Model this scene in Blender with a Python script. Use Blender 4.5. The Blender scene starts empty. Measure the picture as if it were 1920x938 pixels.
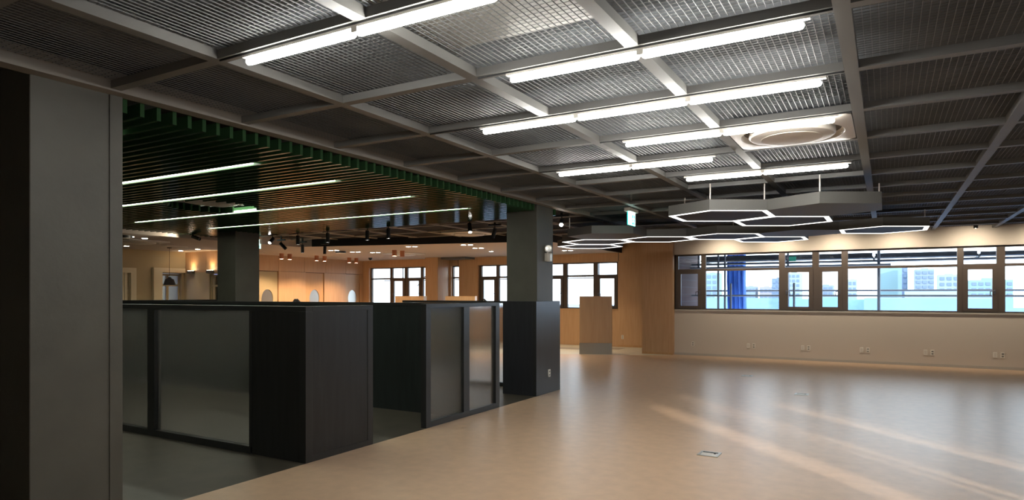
import bpy, math, random
from mathutils import Vector, Matrix
random.seed(7)
R = math.radians
scn = bpy.context.scene
C = scn.collection

# ------------------------------------------------------------------ camera
cam = bpy.data.objects.new('camera', bpy.data.cameras.new('camera'))
C.objects.link(cam); scn.camera = cam
cam.location = (0, 0, 1.6)
cam.rotation_euler = (R(90), 0, R(29.8))
cam.data.sensor_width = 36
cam.data.lens = 36 * 1225 / 1920
cam.data.shift_y = (552 - 469) / 1920
cam.data.clip_start = 0.05; cam.data.clip_end = 3000

# ------------------------------------------------------------------ world, sun, exposure
w = bpy.data.worlds.new('world'); scn.world = w; w.use_nodes = True
bg = w.node_tree.nodes['Background']
bg.inputs[0].default_value = (0.80, 0.90, 1.0, 1); bg.inputs[1].default_value = 3.0
sun = bpy.data.objects.new('sun', bpy.data.lights.new('sun', 'SUN')); C.objects.link(sun)
sun.data.energy = 2.0; sun.data.angle = R(0.8); sun.data.color = (1.0, 0.88, 0.72)
sd = Vector((-0.69, 0.724, -math.tan(R(12.9)))).normalized()
sun.rotation_euler = sd.to_track_quat('-Z', 'Y').to_euler()
vs = scn.view_settings
vs.view_transform = 'Standard'; vs.look = 'None'; vs.gamma = 1; vs.use_curve_mapping = False
vs.exposure = 1.1
TUBE = 26.0        # emission of the ceiling tubes
HEXL = 1.5         # emission of the honeycomb rings

# ------------------------------------------------------------------ materials
def nt(name):
    m = bpy.data.materials.new(name); m.use_nodes = True
    t = m.node_tree; p = t.nodes['Principled BSDF']
    return m, t, p
def mat(name, col, rough=0.5, metal=0.0, var=0.0, scale=8.0, bump=0.0, bscale=60.0, spec=0.5, stretch=None):
    m, t, p = nt(name)
    p.inputs['Base Color'].default_value = (*col, 1); p.inputs['Roughness'].default_value = rough
    p.inputs['Metallic'].default_value = metal; p.inputs['Specular IOR Level'].default_value = spec
    tc = t.nodes.new('ShaderNodeTexCoord')
    mp = t.nodes.new('ShaderNodeMapping'); t.links.new(tc.outputs['Object'], mp.inputs[0])
    if stretch: mp.inputs['Scale'].default_value = stretch
    if var:
        n = t.nodes.new('ShaderNodeTexNoise'); n.inputs['Scale'].default_value = scale; n.inputs['Detail'].default_value = 6
        t.links.new(mp.outputs[0], n.inputs['Vector'])
        r = t.nodes.new('ShaderNodeValToRGB')
        r.color_ramp.elements[0].position = 0.3; r.color_ramp.elements[1].position = 0.7
        r.color_ramp.elements[0].color = (*[c * (1 - var) for c in col], 1)
        r.color_ramp.elements[1].color = (*[min(1, c * (1 + var)) for c in col], 1)
        t.links.new(n.outputs['Fac'], r.inputs[0]); t.links.new(r.outputs[0], p.inputs['Base Color'])
    if bump:
        n = t.nodes.new('ShaderNodeTexNoise'); n.inputs['Scale'].default_value = bscale
        t.links.new(mp.outputs[0], n.inputs['Vector'])
        b = t.nodes.new('ShaderNodeBump'); b.inputs['Strength'].default_value = bump; b.inputs['Distance'].default_value = 0.01
        t.links.new(n.outputs['Fac'], b.inputs['Height']); t.links.new(b.outputs[0], p.inputs['Normal'])
    return m
def emit(name, col, s):
    m, t, p = nt(name)
    p.inputs['Base Color'].default_value = (*col, 1)
    p.inputs['Emission Color'].default_value = (*col, 1); p.inputs['Emission Strength'].default_value = s
    return m

M = {}
M['floor'] = mat('linoleum_beige', (0.60, 0.415, 0.275), 0.33, var=0.07, scale=8, bump=0.06, bscale=35)
M['floor_dark'] = mat('linoleum_dark', (0.052, 0.043, 0.032), 0.42, var=0.25, scale=4)
M['tile_w'] = mat('tile_white', (0.62, 0.60, 0.52), 0.3, var=0.04)
M['tile_g'] = mat('tile_grey', (0.33, 0.31, 0.28), 0.35, var=0.08)
M['grout'] = mat('grout', (0.3, 0.28, 0.25), 0.8)
M['wall'] = mat('wall_paint_beige', (0.60, 0.535, 0.465), 0.75, bump=0.05, bscale=200)
M['wall_cream'] = mat('wall_paint_cream', (0.44, 0.355, 0.21), 0.75, bump=0.05, bscale=200)
M['portal'] = mat('portal_cream', (0.68, 0.60, 0.42), 0.6)
M['ceil_w'] = mat('plaster_ceiling', (0.46, 0.39, 0.34), 0.85)
M['slab'] = mat('slab_grey', (0.11, 0.122, 0.135), 0.9, var=0.3, scale=1.5)
M['plenum'] = mat('plenum_brown', (0.060, 0.053, 0.048), 0.8)
M['slab_dark'] = mat('slab_black', (0.018, 0.018, 0.017), 0.8)
M['beam'] = mat('beam_grey', (0.15, 0.147, 0.137), 0.5)
M['beam_d'] = mat('beam_dark_grey', (0.21, 0.19, 0.165), 0.5)
M['wire'] = mat('wire_galvanised', (0.17, 0.175, 0.175), 0.5, metal=0.1)
M['wire_d'] = mat('wire_black', (0.08, 0.072, 0.065), 0.6)
M['conc'] = mat('column_grey', (0.084, 0.080, 0.064), 0.5, var=0.12, scale=3, bump=0.1, bscale=30)
M['black'] = mat('matte_black', (0.012, 0.012, 0.012), 0.5)
M['part'] = mat('partition_dark', (0.016, 0.0165, 0.0165), 0.38, var=0.25, scale=3, stretch=(6, 6, 0.6))
M['part_in'] = mat('partition_teal', (0.014, 0.019, 0.019), 0.38, var=0.25, scale=3, stretch=(6, 6, 0.6))
M['part_f'] = mat('partition_frame', (0.020, 0.021, 0.021), 0.35)
M['clad'] = mat('column_cladding', (0.022, 0.023, 0.027), 0.3, var=0.15, scale=3, stretch=(6, 6, 0.6))
M['white'] = mat('white_plastic', (0.50, 0.48, 0.42), 0.35)
M['whitem'] = mat('white_metal', (0.66, 0.62, 0.56), 0.4)
M['plate'] = mat('plate_white', (0.80, 0.77, 0.70), 0.35)
M['hole'] = mat('socket_hole', (0.03, 0.03, 0.03), 0.6)
M['steel'] = mat('brushed_steel', (0.55, 0.54, 0.50), 0.3, metal=0.9)
M['tray'] = mat('steel_tray', (0.30, 0.29, 0.26), 0.35, metal=0.6)
M['tray2'] = mat('duct_grey', (0.26, 0.25, 0.23), 0.5)
M['frame_w'] = mat('window_frame_brown', (0.085, 0.064, 0.052), 0.4)
M['hexbody'] = mat('hexagon_grey', (0.105, 0.102, 0.093), 0.55)
M['hexdark'] = mat('hexagon_inset', (0.022, 0.022, 0.022), 0.6)
M['copper'] = mat('copper_paint', (0.50, 0.20, 0.10), 0.4, metal=0.2)
M['scaf'] = mat('scaffold_tube', (0.13, 0.14, 0.17), 0.4, metal=0.5)
M['plank'] = mat('scaffold_plank', (0.07, 0.075, 0.09), 0.7, var=0.3, scale=4)
M['tarp'] = mat('tarp_blue', (0.06, 0.17, 0.60), 0.6, var=0.25, scale=3)
M['hair'] = mat('hair_black', (0.006, 0.005, 0.005), 0.45, bump=0.5, bscale=120)
M['skin'] = mat('skin', (0.50, 0.30, 0.21), 0.5)
M['shirt'] = mat('shirt', (0.25, 0.26, 0.28), 0.8)
M['shirt2'] = mat('shirt_blue', (0.08, 0.10, 0.18), 0.8)
M['trouser'] = mat('trouser', (0.03, 0.03, 0.04), 0.8)
M['sill'] = mat('sill_grey', (0.45, 0.42, 0.38), 0.5)
M['dome'] = mat('dome_dark', (0.02, 0.02, 0.02), 0.1)
M['tube'] = emit('tube_light', (1.0, 0.985, 0.94), TUBE)
M['line'] = emit('slat_line_light', (0.95, 1.0, 0.82), 8.0)
M['led'] = emit('led_ring', (1.0, 0.985, 0.96), HEXL)
M['warm'] = emit('warm_lens', (1.0, 0.86, 0.62), 14.0)
M['coolw'] = emit('white_lens', (1.0, 0.95, 0.85), 16.0)
M['exit_w'] = emit('exit_white', (0.80, 1.0, 0.95), 1.6)
M['exit_g'] = emit('exit_green', (0.0, 0.75, 0.48), 1.0)
M['exit_t'] = emit('exit_teal_edge', (0.0, 0.85, 0.62), 1.2)

def slat_mat():
    m, t, p = nt('slat_green')
    p.inputs['Base Color'].default_value = (0.032, 0.078, 0.034, 1)
    p.inputs['Roughness'].default_value = 0.10; p.inputs['Specular IOR Level'].default_value = 0.11
    return m
M['slat'] = slat_mat()

def wood(name, c1, c2, rough=0.45):
    m, t, p = nt(name)
    tc = t.nodes.new('ShaderNodeTexCoord'); mp = t.nodes.new('ShaderNodeMapping')
    mp.inputs['Scale'].default_value = (26, 26, 1.1)
    oi = t.nodes.new('ShaderNodeObjectInfo')
    t.links.new(tc.outputs['Object'], mp.inputs[0])
    ad = t.nodes.new('ShaderNodeVectorMath'); ad.operation = 'ADD'
    t.links.new(mp.outputs[0], ad.inputs[0]); t.links.new(oi.outputs['Location'], ad.inputs[1])
    n = t.nodes.new('ShaderNodeTexNoise'); n.inputs['Scale'].default_value = 1.6; n.inputs['Detail'].default_value = 8
    t.links.new(ad.outputs[0], n.inputs['Vector'])
    r = t.nodes.new('ShaderNodeValToRGB'); r.color_ramp.elements[0].color = (*c1, 1); r.color_ramp.elements[1].color = (*c2, 1)
    r.color_ramp.elements[0].position = 0.35; r.color_ramp.elements[1].position = 0.68
    t.links.new(n.outputs['Fac'], r.inputs[0]); t.links.new(r.outputs[0], p.inputs['Base Color'])
    p.inputs['Roughness'].default_value = rough
    return m
M['wood'] = wood('oak_veneer', (0.52, 0.315, 0.165), (0.59, 0.37, 0.21))
M['wood_door'] = wood('oak_door', (0.50, 0.29, 0.13), (0.56, 0.335, 0.16))
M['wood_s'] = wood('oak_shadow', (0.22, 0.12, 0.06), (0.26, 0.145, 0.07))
M['wood_k'] = wood('oak_kiosk', (0.50, 0.33, 0.19), (0.56, 0.385, 0.23))

def glass():
    m, t, p = nt('window_glass')
    t.nodes.remove(p)
    o = t.nodes['Material Output']
    tr = t.nodes.new('ShaderNodeBsdfTransparent'); gl = t.nodes.new('ShaderNodeBsdfGlossy'); gl.inputs['Roughness'].default_value = 0.02
    tr.inputs[0].default_value = (0.93, 0.96, 0.97, 1)
    fr = t.nodes.new('ShaderNodeFresnel'); fr.inputs[0].default_value = 1.35
    mx = t.nodes.new('ShaderNodeMixShader')
    t.links.new(fr.outputs[0], mx.inputs[0]); t.links.new(tr.outputs[0], mx.inputs[1]); t.links.new(gl.outputs[0], mx.inputs[2])
    t.links.new(mx.outputs[0], o.inputs[0])
    return m
M['glass'] = glass()

def poly():
    m, t, p = nt('polycarbonate')
    t.nodes.remove(p); o = t.nodes['Material Output']
    tc = t.nodes.new('ShaderNodeTexCoord'); sp = t.nodes.new('ShaderNodeSeparateXYZ'); t.links.new(tc.outputs['Object'], sp.inputs[0])
    a = t.nodes.new('ShaderNodeMath'); a.operation = 'ADD'; t.links.new(sp.outputs[0], a.inputs[0]); t.links.new(sp.outputs[1], a.inputs[1])
    k = t.nodes.new('ShaderNodeMath'); k.operation = 'MULTIPLY'; k.inputs[1].default_value = 2 * math.pi / 0.012; t.links.new(a.outputs[0], k.inputs[0])
    s = t.nodes.new('ShaderNodeMath'); s.operation = 'SINE'; t.links.new(k.outputs[0], s.inputs[0])
    b = t.nodes.new('ShaderNodeBump'); b.inputs['Strength'].default_value = 0.35; b.inputs['Distance'].default_value = 0.002
    t.links.new(s.outputs[0], b.inputs['Height'])
    rf = t.nodes.new('ShaderNodeBsdfRefraction'); rf.inputs['IOR'].default_value = 1.12; rf.inputs['Roughness'].default_value = 0.15
    rf.inputs[0].default_value = (0.96, 0.95, 0.94, 1)
    tl = t.nodes.new('ShaderNodeBsdfTranslucent'); tl.inputs[0].default_value = (0.55, 0.53, 0.5, 1)
    df = t.nodes.new('ShaderNodeBsdfDiffuse'); df.inputs[0].default_value = (0.32, 0.31, 0.30, 1)
    gl = t.nodes.new('ShaderNodeBsdfGlossy'); gl.inputs['Roughness'].default_value = 0.11; gl.inputs[0].default_value = (0.8, 0.8, 0.8, 1)
    for nd in (rf, gl): t.links.new(b.outputs[0], nd.inputs['Normal'])
    m1 = t.nodes.new('ShaderNodeMixShader'); m1.inputs[0].default_value = 0.08; t.links.new(rf.outputs[0], m1.inputs[1]); t.links.new(tl.outputs[0], m1.inputs[2])
    m2 = t.nodes.new('ShaderNodeMixShader'); m2.inputs[0].default_value = 0.04; t.links.new(m1.outputs[0], m2.inputs[1]); t.links.new(df.outputs[0], m2.inputs[2])
    fr = t.nodes.new('ShaderNodeFresnel'); fr.inputs[0].default_value = 2.2
    m3 = t.nodes.new('ShaderNodeMixShader'); ge = t.nodes.new('ShaderNodeNewGeometry'); iv = t.nodes.new('ShaderNodeMath'); iv.operation = 'SUBTRACT'; iv.inputs[0].default_value = 1.0
    t.links.new(ge.outputs['Backfacing'], iv.inputs[1]); ff = t.nodes.new('ShaderNodeMath'); ff.operation = 'MULTIPLY'
    t.links.new(fr.outputs[0], ff.inputs[0]); t.links.new(iv.outputs[0], ff.inputs[1])
    t.links.new(ff.outputs[0], m3.inputs[0]); t.links.new(m2.outputs[0], m3.inputs[1]); t.links.new(gl.outputs[0], m3.inputs[2])
    t.links.new(m3.outputs[0], o.inputs[0])
    return m
M['poly'] = poly()

def net_mat():
    m, t, p = nt('safety_net')
    t.nodes.remove(p); o = t.nodes['Material Output']
    tr = t.nodes.new('ShaderNodeBsdfTransparent'); tr.inputs[0].default_value = (0.62, 0.78, 1.0, 1)
    df = t.nodes.new('ShaderNodeBsdfTranslucent'); df.inputs[0].default_value = (0.26, 0.42, 0.75, 1)
    n = t.nodes.new('ShaderNodeTexNoise'); n.inputs['Scale'].default_value = 2.5
    tc = t.nodes.new('ShaderNodeTexCoord'); t.links.new(tc.outputs['Object'], n.inputs['Vector'])
    r = t.nodes.new('ShaderNodeMapRange'); r.inputs[3].default_value = 0.25; r.inputs[4].default_value = 0.65
    t.links.new(n.outputs['Fac'], r.inputs[0])
    mx = t.nodes.new('ShaderNodeMixShader'); t.links.new(r.outputs[0], mx.inputs[0])
    t.links.new(tr.outputs[0], mx.inputs[1]); t.links.new(df.outputs[0], mx.inputs[2]); t.links.new(mx.outputs[0], o.inputs[0])
    return m
M['net'] = net_mat()

def brick_mat():
    m, t, p = nt('brick')
    tc = t.nodes.new('ShaderNodeTexCoord'); mp = t.nodes.new('ShaderNodeMapping'); mp.inputs['Rotation'].default_value = (R(90), 0, R(90))
    t.links.new(tc.outputs['Object'], mp.inputs[0])
    b = t.nodes.new('ShaderNodeTexBrick'); t.links.new(mp.outputs[0], b.inputs['Vector'])
    b.inputs['Color1'].default_value = (0.040, 0.014, 0.013, 1); b.inputs['Color2'].default_value = (0.028, 0.012, 0.012, 1); b.inputs['Mortar'].default_value = (0.05, 0.045, 0.05, 1)
    b.inputs['Scale'].default_value = 1; b.inputs['Brick Width'].default_value = 0.2; b.inputs['Row Height'].default_value = 0.067; b.inputs['Mortar Size'].default_value = 0.006
    t.links.new(b.outputs[0], p.inputs['Base Color']); p.inputs['Roughness'].default_value = 0.9
    return m
M['brick'] = brick_mat()

def perf_mat():
    m, t, p = nt('perforated_white')
    tc = t.nodes.new('ShaderNodeTexCoord'); v = t.nodes.new('ShaderNodeTexVoronoi'); v.inputs['Scale'].default_value = 36; v.inputs['Randomness'].default_value = 0.0
    t.links.new(tc.outputs['Object'], v.inputs['Vector'])
    r = t.nodes.new('ShaderNodeValToRGB'); r.color_ramp.interpolation = 'LINEAR'
    r.color_ramp.elements[0].position = 0.12; r.color_ramp.elements[0].color = (0.25, 0.23, 0.2, 1)
    r.color_ramp.elements[1].position = 0.25; r.color_ramp.elements[1].color = (0.66, 0.61, 0.54, 1)
    t.links.new(v.outputs['Distance'], r.inputs[0]); t.links.new(r.outputs[0], p.inputs['Base Color']); p.inputs['Roughness'].default_value = 0.45
    return m
M['perf'] = perf_mat()

# ------------------------------------------------------------------ mesh helpers
class MB:
    def __init__(s): s.v = []; s.f = []
    def box(s, x0, x1, y0, y1, z0, z1):
        n = len(s.v)
        s.v += [(x0, y0, z0), (x1, y0, z0), (x1, y1, z0), (x0, y1, z0), (x0, y0, z1), (x1, y0, z1), (x1, y1, z1), (x0, y1, z1)]
        s.f += [tuple(n + i for i in q) for q in ((0, 3, 2, 1), (4, 5, 6, 7), (0, 1, 5, 4), (1, 2, 6, 5), (2, 3, 7, 6), (3, 0, 4, 7))]
        return s
    def prism(s, pts, z0, z1):
        n = len(s.v); k = len(pts)
        s.v += [(x, y, z0) for x, y in pts] + [(x, y, z1) for x, y in pts]
        s.f.append(tuple(n + i for i in reversed(range(k)))); s.f.append(tuple(n + k + i for i in range(k)))
        for i in range(k):
            j = (i + 1) % k; s.f.append((n + i, n + j, n + k + j, n + k + i))
        return s
    def lathe(s, prof, seg=24, o=(0, 0, 0), cap=True):
        n = len(s.v)
        for r, z in prof:
            for i in range(seg):
                a = 2 * math.pi * i / seg; s.v.append((o[0] + r * math.cos(a), o[1] + r * math.sin(a), o[2] + z))
        for k in range(len(prof) - 1):
            for i in range(seg):
                j = (i + 1) % seg; s.f.append((n + k * seg + i, n + k * seg + j, n + (k + 1) * seg + j, n + (k + 1) * seg + i))
        if cap:
            s.f.append(tuple(n + i for i in reversed(range(seg)))); m = n + (len(prof) - 1) * seg; s.f.append(tuple(m + i for i in range(seg)))
        return s
    def bar(s, p, q, r=0.02, seg=8):
        p, q = Vector(p), Vector(q); d = (q - p).normalized()
        u = d.orthogonal().normalized(); w_ = d.cross(u); n = len(s.v)
        for c in (p, q):
            for i in range(seg):
                a = 2 * math.pi * (i + .5) / seg; s.v.append(tuple(c + r * (math.cos(a) * u + math.sin(a) * w_)))
        for i in range(seg):
            j = (i + 1) % seg; s.f.append((n + i, n + j, n + seg + j, n + seg + i))
        s.f.append(tuple(n + i for i in reversed(range(seg)))); s.f.append(tuple(n + seg + i for i in range(seg)))
        return s
    def mesh(s, name, m, smooth=False, bevel=0):
        me = bpy.data.meshes.new(name); me.from_pydata(s.v, [], s.f); me.update()
        me.materials.append(M[m] if isinstance(m, str) else m)
        if smooth:
            me.shade_smooth(); me.set_sharp_from_angle(angle=R(35))
        return me
    def build(s, name, m, parent=None, smooth=False, bevel=0):
        o = link(name, s.mesh(name, m, smooth), parent)
        if bevel:
            b = o.modifiers.new('bevel', 'BEVEL'); b.width = bevel; b.segments = 2; b.limit_method = 'ANGLE'
        return o
def link(name, data, parent=None, loc=None, rot=None):
    o = bpy.data.objects.new(name, data); C.objects.link(o)
    if parent is not None: o.parent = parent
    if loc: o.location = loc
    if rot: o.rotation_euler = rot
    return o
def tag(o, label, cat=None, group=None, kind=None):
    o['label'] = label
    if cat: o['category'] = cat
    if group: o['group'] = group
    if kind: o['kind'] = kind
    return o
def thing(name, label, cat, loc=(0, 0, 0), rotz=0, group=None, kind=None):
    return tag(link(name, None, None, loc, (0, 0, rotz)), label, cat, group, kind)
def struct(o, label, cat): return tag(o, label, cat, None, 'structure')
def bx(*a): return MB().box(*a)
def spot(parent, loc, target, power, col=(1, 0.8, 0.55), angle=80, blend=0.6, size=0.04):
    l = bpy.data.lights.new('lamp_light', 'SPOT'); l.energy = power; l.color = col; l.spot_size = R(angle); l.spot_blend = blend; l.shadow_soft_size = size
    o = link('lamp_light', l, parent, loc)
    o.rotation_euler = (Vector(target) - Vector(loc)).to_track_quat('-Z', 'Y').to_euler()
    return o

# ------------------------------------------------------------------ main dimensions
XB = -4.75          # edge of the dark zone: partitions, columns, slat ceiling
ZC = 3.02           # underside of the grid beams
XG = [-4.68, -3.54, -2.36, -1.265, -0.19, 0.90, 2.0, 3.1, 4.2, 5.0]
YG = [2.57 + 1.05 * k for k in range(-5, 15)]
YR, YW = 17.20, 18.90
ZW = 2.87

# ------------------------------------------------------------------ floors
fl = MB().prism([(XB, -3), (5, -3), (5, 17.2), (-4.9, 17.2), (-4.9, 16.95), (-5.54, 16.6), (-7.64, 15.74), (-13.5, 13.3), (-13.5, 9.92), (XB, 9.92)], -0.2, 0)
struct(fl.build('floor', 'floor'), 'beige mottled linoleum floor of the open hall', 'floor')
fd = bx(-20.6, XB, -3, 9.92, -0.2, 0)
struct(fd.build('floor_dark', 'floor_dark'), 'dark grey linoleum floor under the black partitions', 'floor')
ft = MB().prism([(-13.5, 9.92), (-13.5, 13.3), (-7.64, 15.74), (-5.54, 16.6), (-4.9, 16.95), (-4.9, 17.44), (-5.05, 17.44), (-5.05, 19.1), (-20.6, 19.1), (-20.6, 9.92)], -0.2, -0.012)
ftile = struct(ft.build('floor_tiled', 'grout'), 'pale tiled floor strip in front of the oak window wall', 'floor')
def inside_tile(x, y):
    line = 15.74 + (x + 7.64) * (0.41 if x > -7.64 else 0.4164)
    return y > line + 0.02
tw, th = 1.2, 0.6
def clip_poly(pts):
    # keep the part of the tile beyond the oblique joint
    def side(p): return p[1] - (15.74 + (p[0] + 7.64) * 0.4135) - 0.01
    out = []
    for i in range(len(pts)):
        a, b = pts[i], pts[(i + 1) % len(pts)]; sa, sb = side(a), side(b)
        if sa >= 0: out.append(a)
        if sa * sb < 0:
            t = sa / (sa - sb); out.append((a[0] + t * (b[0] - a[0]), a[1] + t * (b[1] - a[1])))
    return out
k = 0
for i in range(9):
    for j in range(7):
        x0 = -13.3 + 1.2 * i - (0.6 if j % 2 else 0); y0 = 14.9 + 0.6 * j
        x1 = min(x0 + tw, -4.92); y1 = min(y0 + th, 18.88)
        if x1 - x0 < 0.1 or y1 - y0 < 0.05: continue
        pp = clip_poly([(x0, y0), (x1 - 0.006, y0), (x1 - 0.006, y1 - 0.006), (x0, y1 - 0.006)])
        if len(pp) < 3: continue
        k += 1
        MB().prism(pp, -0.012, 0).build('tile', 'tile_g' if (i * 3 + j * 2) % 5 == 0 else 'tile_w', ftile)

# ------------------------------------------------------------------ walls
def wall_with_openings(name, axis, fixed, thick, a0, a1, z0, z1, holes, m, label):
    """axis 'x': wall runs along x at y = fixed..fixed+thick; axis 'y': runs along y at x = fixed..fixed+thick; holes (a0, a1, z0, z1) sorted"""
    mb = MB()
    def seg(p, q, b, t):
        if q - p < 1e-4 or t - b < 1e-4: return
        lo, hi = min(fixed, fixed + thick), max(fixed, fixed + thick)
        if axis == 'x': mb.box(p, q, lo, hi, b, t)
        else: mb.box(lo, hi, p, q, b, t)
    cur = a0
    for (h0, h1, b, t) in holes:
        seg(cur, h0, z0, z1); seg(h0, h1, z0, b); seg(h0, h1, t, z1); cur = h1
    seg(cur, a1, z0, z1)
    return struct(mb.build(name, m), label, 'wall')
SILL, HEAD = 1.20, 2.65
wall_with_openings('wall_back', 'x', YR, 0.25, -4.9, 5.2, -0.2, 3.6, [(-4.88, 4.6, SILL, HEAD)], 'wall', 'beige painted wall below and above the long window band')
bb = bx(-4.88, 5.0, YR - 0.018, YR, 0, 0.06)
struct(bb.build('baseboard_back', 'sill'), 'thin pale baseboard along the beige window wall', 'baseboard')
struct(bx(-4.88, 4.6, YR - 0.03, YR + 0.10, SILL - 0.035, SILL).build('trim_1', 'sill'), 'pale window sill ledge along the beige wall', 'sill')
# oak wall behind, its windows
S2, H2 = 1.15, 2.60
holesW = [(-17.10, -13.95, S2, H2), (-13.30, -12.97, S2, H2), (-12.18, -7.10, S2, H2)]
ww = wall_with_openings('wall_back_oak', 'x', YW, 0.25, -17.6, -5.05, -0.2, 3.6, holesW, 'wood', 'oak veneered wall with tall bright windows')
# shadow joints and pier in the oak wall
struct(bx(-13.9, -13.36, 18.2, YW, 0, 3.0).build('column_oak', 'wood'), 'oak clad pier standing between the bright windows', 'column')
pier = struct(bx(-5.72, -4.88, 17.05, 17.44, 0, 3.5).build('column_oak', 'wood'), 'oak clad pier at the end of the beige window wall', 'column')
bx(-5.71, -4.89, 17.035, 17.05, 0, 0.06).build('plinth', 'wood_door', pier)
bx(-7.1, -5.72, YW - 0.015, YW, 0, 0.06).build('plinth', 'wood_door', ww)
bx(-7.09, -7.075, YW - 0.006, YW + 0.004, 2.6, 3.0).build('shadow_joint', 'hole', ww)
bx(-13.0, -12.985, YW - 0.006, YW + 0.004, 2.6, 2.9).build('shadow_joint', 'hole', ww)
bx(-13.3, -12.3, 18.3, 18.9, 2.80, 2.88).build('air_slot', 'hexbody', ww)
struct(bx(5.0, 5.25, 4.4, 17.45, -0.2, 3.6).build('wall_right', 'wall'), 'beige side wall closing the hall', 'wall')
# unseen side wall; slits invented to shape the low sun into floor streaks
wall_with_openings('wall_right_front', 'y', 5.0, 0.06, -3.2, 4.4, -0.2, 3.6, [(0.55, 1.05, 0.6, 2.62), (1.80, 1.94, 0.6, 2.62), (2.03, 2.22, 0.6, 2.62), (3.22, 3.62, 0.6, 2.15), (3.70, 3.84, 0.6, 2.3)], 'wall', 'beige side wall with narrow slits invented to shape the sun streaks')
struct(bx(-20.6, 5.2, -3.25, -3.0, -0.2, 3.6).build('wall_front', 'wall'), 'beige wall behind the hall', 'wall')
struct(bx(-20.8, -20.6, -3.2, 10.2, -0.2, 3.6).build('wall_far_left', 'wall_cream'), 'cream wall at the far end of the lounge', 'wall')

# oak wall on the left with panels and doors (runs along y at x = -17.4)
XW = -17.4
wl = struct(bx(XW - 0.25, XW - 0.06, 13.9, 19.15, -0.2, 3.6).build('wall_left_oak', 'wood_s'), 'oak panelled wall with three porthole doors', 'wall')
def wpanel(y0, y1, z0, z1): bx(XW - 0.06, XW, y0 + 0.005, y1 - 0.005, z0 + 0.005, z1 - 0.005).build('panel', 'wood', wl)
ZD = 2.36
for y0, y1 in ((13.9, 14.88), (14.88, 15.98), (15.98, 16.98), (16.98, 17.98), (17.98, 18.9)): wpanel(y0, y1, ZD, 3.0)
for y0, y1 in ((14.88, 16.05), (16.90, 17.98), (18.72, 18.9)): wpanel(y0, y1, 0, ZD)
def porthole_door(n, y0, y1, label, mm, ajar=0.0):
    d = thing('door_%d' % n, label, 'door', (XW - 0.05, y0, 0), R(ajar), kind='structure')
    w_, yc, r = y1 - y0, (y1 - y0) / 2, 0.23
    # leaf with a round hole
    mb = MB(); N = 32; rim = []
    for s_, x in ((0, -0.02), (1, 0.02)):
        for i in range(N):
            a = 2 * math.pi * (i + .5) / N; mb.v.append((x, yc + r * math.cos(a), 1.45 + r * 1.35 * math.sin(a)))
        for i in range(N):
            a = 2 * math.pi * (i + .5) / N; c_, s2 = math.cos(a), math.sin(a)
            zt = (ZD - 0.02 - 1.45) if s2 > 0 else 1.44
            tt = min((w_ / 2) / abs(c_) if abs(c_) > 1e-6 else 1e9, zt / abs(s2) if abs(s2) > 1e-6 else 1e9)
            mb.v.append((x, yc + tt * c_, 1.45 + tt * s2))
    for cy, cz in ((0, 0.01), (w_, 0.01), (0, ZD - 0.02), (w_, ZD - 0.02)):      # square corners
        for b0, x in ((N, -0.02), (3 * N, 0.02)):
            kk = min(range(N), key=lambda i: (mb.v[b0 + i][1] - cy) ** 2 + (mb.v[b0 + i][2] - cz) ** 2)
            mb.v[b0 + kk] = (x, cy, cz)
    for s_ in (0, 1):
        b0 = s_ * 2 * N
        for i in range(N):
            j = (i + 1) % N; q = (b0 + i, b0 + j, b0 + N + j, b0 + N + i); mb.f.append(q if s_ == 0 else tuple(reversed(q)))
    for i in range(N):
        j = (i + 1) % N; mb.f.append((i, 2 * N + i, 2 * N + j, j)); mb.f.append((N + i, N + j, 3 * N + j, 3 * N + i))
    mb.build('door_leaf', mm, d)
    g = MB()
    for x in (-0.004, 0.004):
        for i in range(N):
            a = 2 * math.pi * i / N; g.v.append((x, yc + r * math.cos(a), 1.45 + r * 1.35 * math.sin(a)))
    g.f += [tuple(reversed(range(N))), tuple(range(N, 2 * N))] + [(i, (i + 1) % N, N + (i + 1) % N, N + i) for i in range(N)]
    g.build('porthole_pane', 'steel', d)
    bx(0.02, 0.07, w_ - 0.1, w_ - 0.07, 0.98, 1.12).build('door_handle', 'steel', d)
    return d
porthole_door(1, 14.06, 14.86, 'oak door with oval porthole at the dim end of the oak wall', 'wall_cream')
porthole_door(2, 16.07, 16.88, 'oak door with oval porthole in the middle of the oak wall', 'wood_door')
porthole_door(3, 18.0, 18.7, 'oak door with oval porthole beside the bright windows', 'wood_k')

# cream lounge alcove on the far left
XA, YA = -18.4, 12.2
wall_with_openings('wall_left', 'y', XA - 0.2, 0.2, -3.0, YA + 0.2, -0.2, 3.6, [(11.46, 12.12, 0.0, 2.22)], 'wall_cream', 'cream wall of the far lounge with a doorway')
wall_with_openings('wall_alcove', 'x', YA, 0.15, XA, -16.3, -0.2, 2.25, [(-17.2, -16.6, 0.0, 2.19)], 'wall_cream', 'cream lower wall with a glazed door under oak panelling')
struct(bx(XA, -16.3, YA + 0.04, YA + 0.2, 2.25, 3.6).build('wall_alcove_oak', 'wood'), 'oak panelling above the cream alcove wall', 'wall')
struct(MB().prism([(-16.3, 12.25), (-16.15, 12.25), (-17.3, 13.92), (-17.45, 13.92)], -0.2, 3.6).build('wall_alcove_side', 'wood'), 'short oak wall linking alcove and porthole doors', 'wall')
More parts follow.
